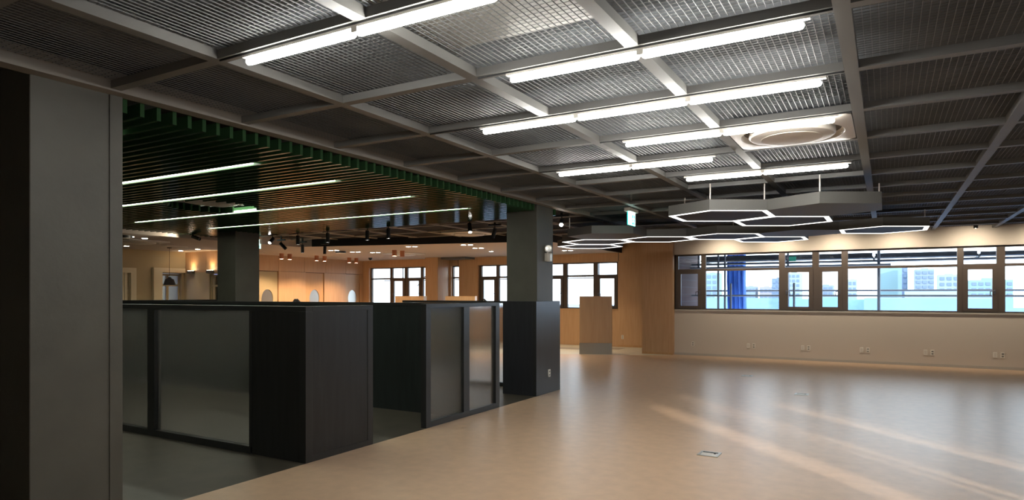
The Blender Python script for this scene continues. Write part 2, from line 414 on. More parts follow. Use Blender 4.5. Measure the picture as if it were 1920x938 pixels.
# portal and glazed doors
def glazed(name, n, label, loc, rotz, w_, h_, cols):
    d = thing('%s_%d' % (name, n), label, name, loc, rotz, kind='structure')
    f = MB(); t_ = 0.05
    f.box(0, w_, -0.03, 0.03, 0, t_).box(0, w_, -0.03, 0.03, h_ - t_, h_).box(0, t_, -0.03, 0.03, t_, h_ - t_).box(w_ - t_, w_, -0.03, 0.03, t_, h_ - t_)
    for c_ in cols: f.box(c_ - 0.04, c_ + 0.04, -0.03, 0.03, t_, h_ - t_)
    f.box(t_, w_ - t_, -0.028, 0.028, h_ - 0.36, h_ - 0.30)
    f.box(t_, w_ - t_, -0.028, 0.028, 0.0, 0.25)
    f.build('door_frame', 'wall_cream', d)
    bx(t_, w_ - t_, -0.004, 0.004, 0.25, h_ - t_).build('pane', 'glass', d)
    bx(cols[0] + 0.05, cols[0] + 0.07, -0.09, -0.03, 1.0, 1.14).build('door_handle', 'steel', d)
    return d
glazed('door', 4, 'cream glazed door inside the boxed doorway of the lounge', (XA - 0.12, 11.47, 0), R(90), 0.64, 2.2, (0.26,))
glazed('door', 5, 'cream glazed door beside the grey column under a wall lamp', (-17.19, YA + 0.07, 0), 0, 0.58, 2.18, (0.14,))
pt = thing('trim_2', 'cream boxed portal around the lounge doorway', 'doorway', (XA, 11.2, 0), 0, kind='structure')
bx(0, 0.10, 0, 0.26, 0, 2.37).build('portal_side', 'portal', pt)
bx(0, 0.10, 0.26, 0.98, 2.24, 2.37).build('portal_head', 'portal', pt)
pt2 = thing('trim_3', 'cream boxed portal around the closed lounge door by the near grey column', 'doorway', (XA, 9.2, 0), 0, kind='structure')
bx(0, 0.10, 1.35, 1.5, 0, 2.34).build('portal_side', 'portal', pt2)
bx(0, 0.10, 0, 1.35, 2.2, 2.34).build('portal_head', 'portal', pt2)
bx(0.0, 0.03, 0.1, 1.28, 0, 2.2).build('door_leaf', 'portal', pt2)
bx(0.03, 0.05, 1.2, 1.25, 0, 2.2).build('door_stile', 'portal', pt2)
# wall lamps above the cream wall
for xx, lb in ((-18.0, 'slim wall washer on the cream alcove wall beside the corner'), (-17.1, 'slim wall washer on the cream alcove wall above the glazed door')):
    t = thing('wall_lamp', lb, 'lamp', (xx, YA, 2.22))
    bx(-0.12, 0.12, -0.10, 0.0, 0, 0.08).build('lamp_body', 'conc', t)
    bx(-0.10, 0.10, -0.085, -0.015, 0.081, 0.084).build('lens', 'warm', t)
    spot(t, (0, -0.06, 0.10), (0, 0.02, 1.0), 5, (1, 0.62, 0.28), 110)
# windows opening of the room behind the portal
struct(bx(-20.6, -18.6, 12.4, 12.5, -0.2, 3.6).build('wall_side_room', 'wall_cream'), 'cream wall of the small room behind the portal', 'wall')

# ------------------------------------------------------------------ windows
def window(n, label, x0, x1, y, z0, z1, bays, thick=0.06):
    """bays: list of (x0, x1, 'f' fixed | 's' sash with handle)"""
    w_ = thing('window_%d' % n, label, 'window', (x0, y, z0), 0, kind='structure')
    L, Hh = x1 - x0, z1 - z0; zt = Hh - 0.42
    f = MB()
    f.box(0, L, -0.04, 0.04, 0, 0.03).box(0, L, -0.04, 0.04, Hh - 0.04, Hh)
    cur = 0
    for (a, b, kd) in bays:
        a -= x0; b -= x0
        f.box(cur, a, -0.04, 0.04, 0.03, Hh - 0.04); cur = b
        f.box(a, b, -0.035, 0.035, zt - 0.03, zt + 0.03)
    f.box(cur, L, -0.04, 0.04, 0.03, Hh - 0.04)
    f.build('window_frame', 'frame_w', w_)
    for (a, b, kd) in bays:
        a -= x0; b -= x0
        bx(a, b, 0.005, 0.013, zt + 0.03, Hh - 0.04).build('pane', 'glass', w_)
        if kd == 'f':
            bx(a, b, 0.005, 0.013, 0.03, zt - 0.03).build('pane', 'glass', w_)
        else:
            s_ = MB(); t_ = 0.075; lo, hi = 0.02, zt - 0.02
            s_.box(a - 0.02, b + 0.02, -0.06, 0.0, lo, lo + t_).box(a - 0.02, b + 0.02, -0.06, 0.0, hi - t_, hi)
            s_.box(a - 0.02, a + t_, -0.06, 0.0, lo + t_, hi - t_).box(b - t_, b + 0.02, -0.06, 0.0, lo + t_, hi - t_)
            so = s_.build('sash', 'frame_w', w_)
            bx(a + t_, b - t_, -0.034, -0.026, lo + t_, hi - t_).build('pane', 'glass', so)
            hs = MB(); hx = b - 0.035 if kd == 's' else a + 0.035
            dx = -1 if kd == 's' else 1
            hs.box(hx - 0.015, hx + 0.015, -0.075, -0.06, 0.40, 0.50).bar((hx, -0.07, 0.47), (hx, -0.11, 0.47), 0.009).bar((hx, -0.11, 0.475), (hx + dx * 0.085, -0.11, 0.46), 0.009).bar((hx + dx * 0.08, -0.11, 0.465), (hx + dx * 0.085, -0.11, 0.36), 0.009)
            hs.build('handle', 'scaf', so)
    return w_
window(1, 'long brown framed window band above the beige wall', -4.88, 4.6, YR + 0.12, SILL, HEAD,
       [(-4.80, -4.20, 's'), (-4.08, -2.30, 'f'), (-2.16, -1.55, 'r'), (-1.40, -0.92, 's'), (-0.78, 1.35, 'f'), (1.47, 2.05, 's'), (2.2, 4.5, 'f')])
window(2, 'brown framed window in the oak wall by the porthole doors', -17.10, -13.95, YW + 0.14, S2, H2,
       [(-17.05, -16.16, 'f'), (-16.03, -15.46, 'r'), (-15.32, -14.72, 's'), (-14.60, -14.0, 'f')])
window(3, 'narrow window strip beside the oak pier', -13.30, -12.97, YW + 0.14, S2, H2, [(-13.27, -13.0, 'f')])
window(4, 'wide brown framed window in the oak wall behind the grey column', -12.18, -7.10, YW + 0.14, S2, H2,
       [(-12.08, -11.50, 's'), (-11.38, -9.70, 'f'), (-9.58, -9.00, 's'), (-8.84, -7.95, 'f'), (-7.80, -7.18, 'r')])
struct(bx(-12.18, -7.10, YW - 0.02, YW + 0.10, S2 - 0.03, S2).build('trim_4', 'wood'), 'oak sill under the wide window behind the grey column', 'sill')
struct(bx(-17.10, -13.95, YW - 0.02, YW + 0.10, S2 - 0.03, S2).build('trim_5', 'wood'), 'oak sill under the window by the porthole doors', 'sill')
window(5, 'bluish window of the small room behind the boxed doorway', 0, 1.7, 0, 0.0, 1.25, [(0.06, 0.55, 's'), (0.65, 1.64, 'f')])
wo = [o for o in C.objects if o.name == 'window_5'][0]; wo.location = (-20.55, 10.35, 1.0); wo.rotation_euler = (0, 0, R(90))

# ------------------------------------------------------------------ columns
def column(x0, x1, y0, y1, z1, label):
    return struct(bx(x0, x1, y0, y1, 0, z1).build('column', 'conc', bevel=0.006), label, 'column')
cl = column(-5.32, XB, 2.09, 2.67, ZC + 0.08, 'near grey column at the corner of the dark floor')
bx(XB, XB + 0.008, 2.585, 2.672, 0, ZC).build('corner_guard', 'conc', cl)
cc = column(-5.335, -4.78, 9.14, 9.71, ZC + 0.08, 'grey column with black cladding and an emergency light')
cd = MB().box(-5.36, XB, 9.06, 9.92, 0, 1.49)
co = cd.build('cladding', 'clad', cc, bevel=0.004)
bx(-4.81, XB + 0.004, 9.052, 9.062, 0, 1.49).build('cladding_trim', 'part_f', co)
column(-12.42, -11.83, 9.0, 9.6, ZC + 0.08, 'grey column rising behind the partitions amid the slats')

# ------------------------------------------------------------------ ceiling: slab, beams and wire mesh panels
ce = struct(bx(-20.8, 5.25, -3.25, 19.2, 3.30, 3.42).build('ceiling', 'slab'), 'open grid ceiling of grey beams with wire mesh panels', 'ceiling')
# long beams
for x in XG[1:-1]:
    bx(x - 0.04, x + 0.04, YG[0] - 0.3, YR, ZC, ZC + 0.06).build('beam', 'beam', ce)
bx(-4.76, -4.64, -3, 14.6, ZC - 0.012, ZC + 0.12).build('edge_beam', 'beam_d', ce)
cross_me = {}
for i in range(len(XG) - 1):
    a, b = XG[i] + 0.04, XG[i + 1] - 0.04
    me = bx(a, b, -0.035, 0.035, ZC + 0.001, ZC + 0.055).mesh('beam', 'beam')
    for y in YG: link('beam', me, ce, (0, y, 0))
def mesh_panel(w_, l_, m, sx=0.038, sy=0.040, t=0.0028, hgt=0.006):
    mb = MB(); n = int(w_ / sx); k = int(l_ / sy)
    for i in range(1, n):
        x = -w_ / 2 + w_ * i / n; mb.box(x - t / 2, x + t / 2, -l_ / 2, l_ / 2, 0, hgt)
    for j in range(1, k):
        y = -l_ / 2 + l_ * j / k; mb.box(-w_ / 2, w_ / 2, y - t * .4, y + t * .4, hgt, hgt + 0.0025)
    return mb.mesh('mesh_panel', m)
for i in range(len(XG) - 1):
    a, b = XG[i] + 0.04, XG[i + 1] - 0.04
    me = mesh_panel(b - a, 0.98, 'wire')
    for j in range(len(YG) - 1):
        o = link('mesh_panel', me, ce, ((a + b) / 2, (YG[j] + YG[j + 1]) / 2, ZC + 0.056)); o['kind'] = 'stuff'
# darker grid over the rear left zone
XL = [-13.58 + 1.1125 * k for k in range(9)]
YL = [y for y in YG if 9.8 < y < 15.2]
M['beam_l'] = mat('beam_tan', (0.42, 0.36, 0.30), 0.5)
for x in XL[:-1]: bx(x - 0.025, x + 0.025, YL[0], YL[-1], ZC + 0.001, ZC + 0.03).build('beam', 'beam_l', ce)
me = bx(-0.53, 0.53, -0.025, 0.025, ZC + 0.002, ZC + 0.029).mesh('beam', 'beam_l'); mp_ = mesh_panel(1.05, 0.98, 'wire_d', 0.05, 0.05, 0.006)
for i in range(8):
    for j, y in enumerate(YL):
        link('beam', me, ce, ((XL[i] + XL[i + 1]) / 2, y, 0))
        if j < len(YL) - 1:
            o = link('mesh_panel', mp_, ce, ((XL[i] + XL[i + 1]) / 2, y + 0.525, ZC + 0.031)); o['kind'] = 'stuff'
bx(-20, -4.8, 9.93, 19, 3.2, 3.22).build('plenum_board', 'plenum', ce)
# ducts above the mesh
dk = thing('ventilation_duct', 'pale duct box seen through the ceiling mesh above the lamps', 'duct', (-1.85, 3.05, 3.14), 0)
bx(-0.48, 0.48, -0.5, 0.36, 0, 0.155).build('duct_body', 'tray2', dk, bevel=0.02); bx(-0.52, -0.48, -0.53, 0.39, -0.02, 0.155).build('flange', 'steel', dk)
pk = MB().bar((-3.9, -2, 3.24), (-3.9, 16, 3.24), 0.045, 12)
tag(pk.build('sprinkler_pipe', 'wire', smooth=True), 'grey sprinkler pipe running above the ceiling mesh', 'pipe')

# lower plaster ceiling of the rear lounge
poly_w = [(-13.62, -3), (-13.62, 12.3), (-13.2, 12.4), (-7.0, 13.95), (-7.0, 18.9), (-18.4, 18.9), (-18.4, -3)]
struct(MB().prism(poly_w, ZW, ZW + 0.05).build('ceiling_lounge', 'ceil_w'), 'pale plaster ceiling with downlights over the oak lounge', 'ceiling')
def strip(n, pts, label, m='slab_dark', t=0.03, z0=ZW - 0.01, z1=3.12):
    mb = MB()
    for (a, b) in zip(pts[:-1], pts[1:]):
        a, b = Vector((*a, 0)), Vector((*b, 0)); d = (b - a).normalized(); nn = Vector((d.y, -d.x, 0)) * t
        mb.prism([(a.x, a.y), (b.x, b.y), (b.x + nn.x, b.y + nn.y), (a.x + nn.x, a.y + nn.y)], z0, z1)
    struct(mb.build('trim_%d' % n, m), label, 'fascia')
strip(6, [(-13.2, 12.4), (-7.0, 13.95), (-7.0, 18.9)], 'black fascia along the oblique edge of the plaster ceiling')
strip(7, [(-13.62, -3), (-13.62, 12.3), (-13.2, 12.4)], 'pale fascia edge of the plaster ceiling beside the slats', 'ceil_w')
struct(bx(-7.9, -7.02, 13.55, 14.2, 2.76, ZW).build('trim_8', 'slab_dark'), 'short black drop of the fascia beside the grey column', 'fascia')

# ------------------------------------------------------------------ green slat ceiling
AC_S = (-8.84, 6.35)
sl = thing('slat_ceiling', 'glossy dark green slat ceiling with light lines above the partitions', 'slat ceiling', (XB, 2.6, 2.915))
N_SL = 57; pitch = 0.1268; y_first = 2.717
slmesh = {}
for i in range(N_SL):
    y = y_first + pitch * i
    if y > 9.85: break
    segs = [(-13.45, -4.79)]
    dy = y - AC_S[1]
    if abs(dy) < 0.62:
        hx = math.sqrt(0.62 ** 2 - dy ** 2); segs = [(-13.45, AC_S[0] - hx), (AC_S[0] + hx, -4.79)]
    if -5.35 < -4.79 and 9.1 < y < 9.75: segs = [(-13.45, -5.36)]
    for a, b in segs:
        key = (round(a, 3), round(b, 3))
        if key not in slmesh: slmesh[key] = bx(a - XB, b - XB, -0.016, 0.016, 0, 0.10).mesh('slat', 'slat')
        link('slat', slmesh[key], sl, (0, y - 2.6, 0))
bx(-13.5 - XB, -4.79 - XB, 2.1 - 2.6, 9.92 - 2.6, 0.16, 0.18).build('backing_board', 'slab_dark', sl)
for y, x0 in ((3.07, -12.0), (4.39, -12.0), (5.63, -12.0), (6.99, -12.0), (8.36, -11.85)):
    kk = round((y - y_first) / pitch - 0.5); yy = y_first + pitch * (kk + 0.5)
    lo = bx(x0 - XB, -5.6 - XB, -0.042, 0.042, 0.012, 0.03).build('light_line', 'line', sl); lo.location = (0, yy - 2.6, 0)
# ceiling over the near part of the dark zone (out of the picture)
struct(bx(-18.4, XB, -3, 2.6, 3.1, 3.14).build('ceiling_dark', 'slab_dark'), 'black board ceiling before the slat field', 'ceiling')

# ------------------------------------------------------------------ tube lamps
def capsule(r, L, seg=12):
    prof = [(0.003, 0)]
    for k in range(1, 4): a = math.pi / 2 * k / 3; prof.append((r * math.sin(a), r * (1 - math.cos(a))))
    prof += [(rr, L - z) for rr, z in reversed(prof)]
    mb = MB().lathe(prof, seg); mb.v = [(z, x, y) for x, y, z in mb.v]; return mb
SEG = 0.868
tube_me = capsule(0.021, SEG - 0.012).mesh('tube', 'tube', True)
def tube_lamp(x0, n, y, track, label):
    t = thing('tube_lamp', label, 'lamp', (x0, y, ZC - 0.05), group='white tube lamps under the grid beams')
    bx(-0.02, n * SEG + 0.02, -0.016, 0.016, 0.026, 0.052).build('housing', 'whitem', t)
    bx(track[0] - x0, track[1] - x0, -0.02, -0.012, 0.040, 0.050).build('track', 'black', t)
    for k in range(n):
        link('tube', tube_me, t, (k * SEG + 0.006, 0, 0))
    for k in range(n - 1):
        bx((k + 1) * SEG - 0.02, (k + 1) * SEG + 0.02, -0.02, 0.02, 0.0, 0.03).build('connector', 'whitem', t)
    return t
tube_lamp(-3.28, 2, YG[5], (-3.5, -1.3), 'tube lamp two tubes long, nearest the near grey column')
tube_lamp(-2.09, 2, YG[6], (-2.32, -0.23), 'tube lamp two tubes long beside the longest tube lamp, on the near grey column side')
tube_lamp(-2.96, 3, YG[7], (-3.5, -0.23), 'longest tube lamp, three tubes in a row')
tube_lamp(-2.08, 2, YG[8], (-2.32, -0.23), 'tube lamp two tubes long touching the round air conditioner')
tube_lamp(-3.26, 2, YG[9], (-3.5, -1.3), 'tube lamp two tubes long set back towards the slat ceiling')
tube_lamp(-2.08, 2, YG[10], (-2.32, -0.23), 'tube lamp two tubes long next to the honeycomb lights')

# ------------------------------------------------------------------ round cassette air conditioners
def rrect(h, r, n=64):
    out = []
    for i in range(n):
        a = 2 * math.pi * (i + 0.5) / n; c_, s_ = math.cos(a), math.sin(a)
        p = 22.0; t = (abs(c_) ** p + abs(s_) ** p) ** (-1 / p); out.append((h * t * c_, h * t * s_))
    return out
def ac_meshes():
    n = 64; sq = rrect(0.49, 0.05, n)
    mb = MB(); ro, ri = 0.425, 0.40
    rings = [[(x, y, 0.03) for x, y in sq], [(x, y, 0.004) for x, y in sq], [(0.98 * x, 0.98 * y, 0.0) for x, y in sq],
             [(ro * math.cos(2 * math.pi * (i + .5) / n), ro * math.sin(2 * math.pi * (i + .5) / n), -0.012) for i in range(n)],
             [(ri * math.cos(2 * math.pi * (i + .5) / n), ri * math.sin(2 * math.pi * (i + .5) / n), 0.03) for i in range(n)]]
    for r_ in rings: mb.v += r_
    for k in range(len(rings) - 1):
        for i in range(n):
            j = (i + 1) % n; mb.f.append((k * n + j, k * n + i, (k + 1) * n + i, (k + 1) * n + j))
    frame = mb.mesh('panel_frame', 'whitem', True)
    ring = MB().lathe([(0.425, 0.030), (0.34, 0.030), (0.34, 0.045), (0.425, 0.045)], 48).mesh('air_slot', 'conc', True)
    disc = MB().lathe([(0.352, 0.03), (0.355, -0.015), (0.342, -0.028), (0.29, -0.036), (0.15, -0.042), (0.01, -0.044)], 48)
    disc = disc.mesh('disc', 'whitem', True)
    grille = MB().lathe([(0.25, -0.036), (0.25, -0.041), (0.15, -0.0445), (0.01, -0.046)], 48).mesh('grille', 'perf', True)
    return frame, ring, disc, grille
ACM = ac_meshes()
def aircon(x, y, z, label, s=1.0, small=False):
    t = thing('round_air_conditioner', label, 'air conditioner', (x, y, z)); t.scale = (s, s, s)
    for nme, me in zip(('panel_frame', 'air_slot', 'disc', 'grille'), ACM): link(nme, me, t)
    bx(-0.42, 0.42, -0.42, 0.42, 0.046, 0.17).build('unit_body', 'slab', t)
    return t
aircon(-0.727, (YG[8] + YG[9]) / 2, ZC - 0.002, 'round ceiling air conditioner beside the tube lamps')
aircon(-1.0, 15.3, ZC - 0.01, 'round ceiling air conditioner behind the honeycomb lights')
aircon(-8.45, 12.75, ZC - 0.012, 'round ceiling air conditioner behind two black spotlights')
aircon(-13.0, 15.95, ZW - 0.03, 'round air conditioner in the plaster ceiling by two copper lights')
aircon(-15.45, 9.1, ZW - 0.03, 'round air conditioner in the plaster ceiling of the cream lounge')
aircon(AC_S[0], AC_S[1], 3.0, 'round air conditioner set in the slat ceiling', 0.98)

# ------------------------------------------------------------------ honeycomb lights
HA = 0.738; HZ = 2.67; HT = 0.145
HX0, HY0 = -2.60, 12.56
def hx_pts(r): return [(r * math.cos(R(30 + 60 * k)), r * math.sin(R(30 + 60 * k))) for k in range(6)]
def ring_mesh(ro, ri, z0, z1, nm, m):
    a, b = hx_pts(ro), hx_pts(ri); mb = MB()
    mb.v = [(x, y, z0) for x, y in a] + [(x, y, z0) for x, y in b] + [(x, y, z1) for x, y in a] + [(x, y, z1) for x, y in b]
    for i in range(6):
        j = (i + 1) % 6
        mb.f += [(i, 6 + i, 6 + j, j), (12 + i, 12 + j, 18 + j, 18 + i), (i, j, 12 + j, 12 + i), (6 + i, 18 + i, 18 + j, 6 + j)]
    return mb.mesh(nm, m)
hb_side = ring_mesh(HA - 0.001, HA - 0.012, 0.006, HT, 'side_band', 'hexbody')
hb_led = ring_mesh(HA - 0.003, HA - 0.078, 0.003, 0.006, 'led_ring', 'led')
hb_inset = MB().prism(hx_pts(HA - 0.079), 0.006, 0.016).mesh('inset_panel', 'hexdark')
hb_top = MB().prism(hx_pts(HA - 0.013), HT - 0.012, HT).mesh('top_panel', 'hexbody')
hb_bot = MB().prism(hx_pts(HA - 0.013), 0.006, 0.014).mesh('bottom_panel', 'hexbody')
def honeycomb(label, cells, rods):
    base = cells[0]
    ox, oy = HX0 + math.sqrt(3) * HA * base[0], HY0 + 1.5 * HA * base[1]
    t = thing('honeycomb_light', label, 'lamp', (ox, oy, HZ))
    for (i, j, lit) in cells:
        x, y = HX0 + math.sqrt(3) * HA * i - ox, HY0 + 1.5 * HA * j - oy
        o = link('hexagon_body', hb_side, t, (x, y, 0))
        link('top_panel', hb_top, o)
        if lit: link('led_ring', hb_led, o); link('inset_panel', hb_inset, o)
        else: link('bottom_panel', hb_bot, o)
    rm = MB().bar((0, 0, HT), (0, 0, ZC - HZ), 0.009, 8).mesh('rod', 'whitem', True)
    for (i, j, k) in rods:
        px, py = hx_pts(HA - 0.04)[k]
        link('rod', rm, t, (HX0 + math.sqrt(3) * HA * i - ox + px, HY0 + 1.5 * HA * j - oy + py, 0))
honeycomb('honeycomb light of three hexagons next to the tube lamps', [(.5, -3, 1), (1, -2, 1), (1.5, -3, 0)], [(.5, -3, 4), (.5, -3, 2), (1.5, -3, 4), (1.5, -3, 0), (.5, -3, 5), (1, -2, 1)])
honeycomb('long honeycomb light of eight hexagons near the windows', [(0, 0, 1), (.5, 1, 1), (-1, 0, 1), (-2, 0, 1), (-2.5, 1, 1), (-1.5, -1, 0), (1, 0, 0), (2, 0, 1)], [(-1.5, -1, 3), (-1.5, -1, 5), (0, 0, 1), (1, 0, 1), (2, 0, 0), (-2.5, 1, 2)])

# ------------------------------------------------------------------ partitions
PZ = 1.485
def poly_panel(parent, x0, x1, z0=0.075, z1=PZ - 0.05): return bx(x0, x1, -0.005, 0.005, z0, z1).build('polycarbonate_panel', 'poly', parent)
# run facing the camera side, y = 4.38
pa = thing('partition', 'black partition with solid corner panels and smoky translucent panes', 'partition', (XB, 4.38, 0))
pa_w = 8.3
bx(-pa_w, 0, 0, 0.08, PZ - 0.05, PZ).build('top_rail', 'part_f', pa, bevel=0.003)
bx(-pa_w, -0.78, 0, 0.08, 0, 0.07).build('bottom_rail', 'part_f', pa)
bx(-0.76, -0.08, 0.004, 0.076, 0, PZ - 0.05).build('solid_panel', 'part', pa)
bx(-0.08, 0.0, 0.0, 0.08, 0, PZ - 0.05).build('corner_post', 'part_f', pa, bevel=0.002)
posts = [-0.78] + [-2.42 - 1.64 * k - 0.14 for k in range(0, 3)]
edges = [-0.80, -2.40, -2.53, -4.13, -4.26, -5.86, -5.99, -7.59]
bx(-0.80, -0.76, 0, 0.08, 0.07, PZ - 0.05).build('post', 'part_f', pa)
for k in range(0, len(edges), 2):
    poly_panel(pa, edges[k + 1], edges[k]).location = (0, 0.045, 0)
    nx = edges[k + 2] if k + 2 < len(edges) else edges[k + 1] - 0.13
    bx(nx, edges[k + 1], 0, 0.08, 0.07, PZ - 0.05).build('post', 'part_f', pa)
bx(-0.08, 0.0, 0.08, 0.93, PZ - 0.05, PZ).build('top_rail', 'part_f', pa, bevel=0.003)
bx(-0.076, -0.004, 0.08, 0.85, 0.06, PZ - 0.05).build('solid_panel', 'part', pa)
bx(-0.08, 0.0, 0.08, 0.93, 0, 0.06).build('bottom_rail', 'part_f', pa)
bx(-0.08, 0.0, 0.85, 0.93, 0.06, PZ - 0.05).build('post', 'part_f', pa)
# divider and translucent front of the second booth
pb = thing('partition', 'black partition divider with two pale translucent panes', 'partition', (XB, 6.24, 0))
bx(-0.08, 0, 0, 1.70, PZ - 0.05, PZ).build('top_rail', 'part_f', pb, bevel=0.003)
bx(-0.08, 0, 0, 1.70, 0, 0.07).build('bottom_rail', 'part_f', pb, bevel=0.003)
for y0, y1 in ((0, 0.09), (0.80, 0.93), (1.60, 1.70)): bx(-0.08, 0, y0, y1, 0.07, PZ - 0.05).build('post', 'part_f', pb)
for y0, y1 in ((0.09, 0.80), (0.93, 1.60)): bx(-0.045, -0.035, y0, y1, 0.07, PZ - 0.05).build('polycarbonate_panel', 'poly', pb)
bx(-8.3, -0.08, 0.80, 0.88, 0, PZ - 0.04).build('divider_panel', 'part_in', pb)
bx(-8.3, -0.08, 0.79, 0.89, PZ - 0.04, PZ).build('divider_rail', 'part_f', pb)
# rear run beside the clad column
pc = thing('partition', 'black partition with pale translucent panes beside the clad column', 'partition', (-5.36, 9.74, 0))
bx(-2.62, 0, 0, 0.08, PZ - 0.04, PZ).build('top_rail', 'part_f', pc)
bx(-2.62, 0, 0, 0.08, 0, 0.07).build('bottom_rail', 'part_f', pc)
for k in range(2):
    x1 = -0.03 - 1.28 * k
    poly_panel(pc, x1 - 1.15, x1, 0.07, PZ - 0.04).location = (0, 0.04, 0)
    bx(x1 - 1.28, x1 - 1.15, 0, 0.08, 0.07, PZ - 0.04).build('post', 'part_f', pc)
pd = thing('partition', 'black partition closing the booths towards the cream lounge', 'partition', (-13.06, 4.47, 0))
bx(0, 0.08, 0, 5.26, 0, PZ - 0.04).build('solid_panel', 'part', pd); bx(-0.005, 0.085, 0, 5.26, PZ - 0.04, PZ - 0.002).build('top_rail', 'part_f', pd)

# ------------------------------------------------------------------ oak kiosks
def kiosk(x, y, rz, label):
    t = thing('oak_stand', label, 'stand', (x, y, 0), R(rz), 'freestanding oak stands')
    bx(-0.43, 0.43, -0.19, 0.19, 0.30, 1.53).build('stand_body', 'wood_k', t, bevel=0.004)
    bx(-0.43, 0.43, -0.19, 0.19, 0, 0.297).build('stand_base', 'tray', t, bevel=0.003)
    bx(-0.432, 0.432, -0.192, 0.192, 1.53, 1.545).build('top_edge', 'wood_door', t)
    return t
kiosk(-6.78, 16.38, 20, 'tall oak stand with a grey metal base before the window')
kiosk(-12.25, 15.35, 24, 'top of an oak stand rising behind the partitions by the oak pier')
kiosk(-10.65, 15.65, 24, 'top of an oak stand rising behind the partitions beside the person by the window')

# ------------------------------------------------------------------ black track spotlights
def spotlight(x, y, z, tilt, az, label, power=18, lit=True, tgt=None, ang=55):
    t = thing('track_spotlight', label, 'spotlight', (x, y, z), 0, 'black spotlights under the dark ceiling')
    bx(-0.14, 0.14, -0.02, 0.02, -0.035, 0).build('track_adapter', 'black', t)
    if z < ZC + 0.03: bx(-0.02, 0.02, -0.012, 0.012, 0, 3.199 - z).build('hanger', 'black', t)
    MB().bar((0, 0, -0.035), (0, 0, -0.12), 0.010, 8).build('stem', 'black', t)
    b = MB().lathe([(0.036, 0.04), (0.040, 0.035), (0.040, -0.165), (0.034, -0.165), (0.034, -0.15)], 20).build('lamp_head', 'black', t, True)
    b.location = (0, 0, -0.12); b.rotation_euler = (R(tilt), 0, R(az))
    if lit: MB().lathe([(0.033, -0.16), (0.033, -0.156)], 20).build('lens', 'coolw', b)
    if power:
        l = bpy.data.lights.new('lamp_light', 'SPOT'); l.energy = power; l.color = (1, 0.86, 0.66); l.spot_size = R(ang); l.spot_blend = 0.8; l.shadow_soft_size = 0.03
        link('lamp_light', l, b, (0, 0, -0.17))
    return t
ZS = ZC
SP = 'black spotlight '
spotlight(-11.64, 10.5, ZS, 0, 0, SP + 'hanging straight down, second in the row from the mid grey column')
spotlight(-10.6, 10.4, ZS, 0, 0, SP + 'hanging straight down, third in the row from the mid grey column')
spotlight(-9.46, 10.4, ZS, 0, 0, SP + 'hanging straight down in the middle of the row along the slats')
spotlight(-8.8, 10.3, ZS, 0, 0, SP + 'hanging straight down, neighbour of the middle one on the clad column side')
spotlight(-12.6, 10.6, ZS, -55, 20, SP + 'tilted with its bright lens towards the partitions beside the mid grey column', 12)
spotlight(-13.0, 11.2, ZS - 0.06, 45, -65, SP + 'tilted down with its dark back showing beside the exit sign', 6, False)
spotlight(-12.87, 11.76, 2.94, 0, 0, SP + 'hung low before the fascia corner, straight down')
spotlight(-12.64, 12.3, 2.93, 8, 60, SP + 'hung low before the oblique fascia, slightly tilted', 6, False)
spotlight(-6.82, 10.3, ZS, -32, 40, SP + 'tilted with a bright lens before the round air conditioner', 12)
spotlight(-6.86, 11.28, ZS, 20, 80, SP + 'tilted with a dark lens before the round air conditioner', 6, False)
spotlight(-5.02, 10.55, ZS, -62, 22, SP + 'facing the hall beside the clad column', 5)
a_ = spotlight(-13.3, 9.05, ZS - 0.03, 72, -75, SP + 'tilted nearly level at the slat end by the bright fascia', 0, False)
spot(a_, (-0.05, 0, -0.2), (-0.62, -1.6, 0.02), 30, (1, 0.9, 0.68), 70, 0.9)
# hidden washers by the window wall
WL = ('first', 'second', 'third', 'fourth', 'fifth', 'sixth')
for x in (-3.55, -2.25, -1.0, 0.25, 1.6, 2.9):
    t = thing('wall_washer', 'small black downlight on the dark ceiling, %s from the oak pier' % WL[round((x + 3.55) / 1.29)], 'spotlight', (x, 16.42, ZC), 0, 'downlights along the beige window wall')
    MB().lathe([(0.04, 0), (0.04, -0.06), (0.032, -0.06), (0.032, -0.05)], 16).build('lamp_body', 'black', t, True)
    MB().lathe([(0.03, -0.056), (0.03, -0.052)], 16).build('lens', 'warm', t)
    spot(t, (0, 0, -0.07), (0, 0.7, -0.75), 44, (1, 0.86, 0.66), 130, 1.0)

# ------------------------------------------------------------------ downlights in the plaster ceiling
def downlight(x, y, label, p=52, col=(1, 0.78, 0.50), twin=False, ang=120):
    t = thing('downlight', label, 'downlight', (x, y, ZW), R(20), 'downlights in the plaster ceiling')
    L = ((-0.09, 0.09) if twin else (0,))
    if twin: bx(-0.19, 0.19, -0.09, 0.09, -0.006, 0).build('trim_plate', 'whitem', t)
    else: MB().lathe([(0.075, 0), (0.072, -0.006), (0.06, -0.006), (0.06, -0.002)], 24).build('trim_ring', 'whitem', t, True)
    for dx in L:
        MB().lathe([(0.058, -0.010), (0.058, -0.006)], 24, (dx, 0, 0)).build('lens', 'coolw', t)
    spot(t, (0, 0, -0.02), (0, 0, -2), p, col, ang if p > 15 else 80, 0.7, 0.06)
DL = 'recessed downlight in the plaster ceiling '
downlight(-14.4, 8.3, DL + 'at the edge of the cream lounge', 10); downlight(-14.56, 8.7, DL + 'just past the lounge edge light', 10); downlight(-17.3, 9.85, DL + 'against the cream wall', 10)
downlight(-16.3, 9.7, DL + 'beside the lounge air conditioner', 10); downlight(-17.8, 11.7, DL + 'by the boxed doorway', 13); downlight(-16.8, 11.55, DL + 'by the glazed alcove door', 13)
downlight(-13.83, 13.8, 'twin downlight in the plaster ceiling just past the fascia corner', 64, twin=True); downlight(-13.8, 14.65, 'twin downlight beside the round ceiling speaker', 64, twin=True)
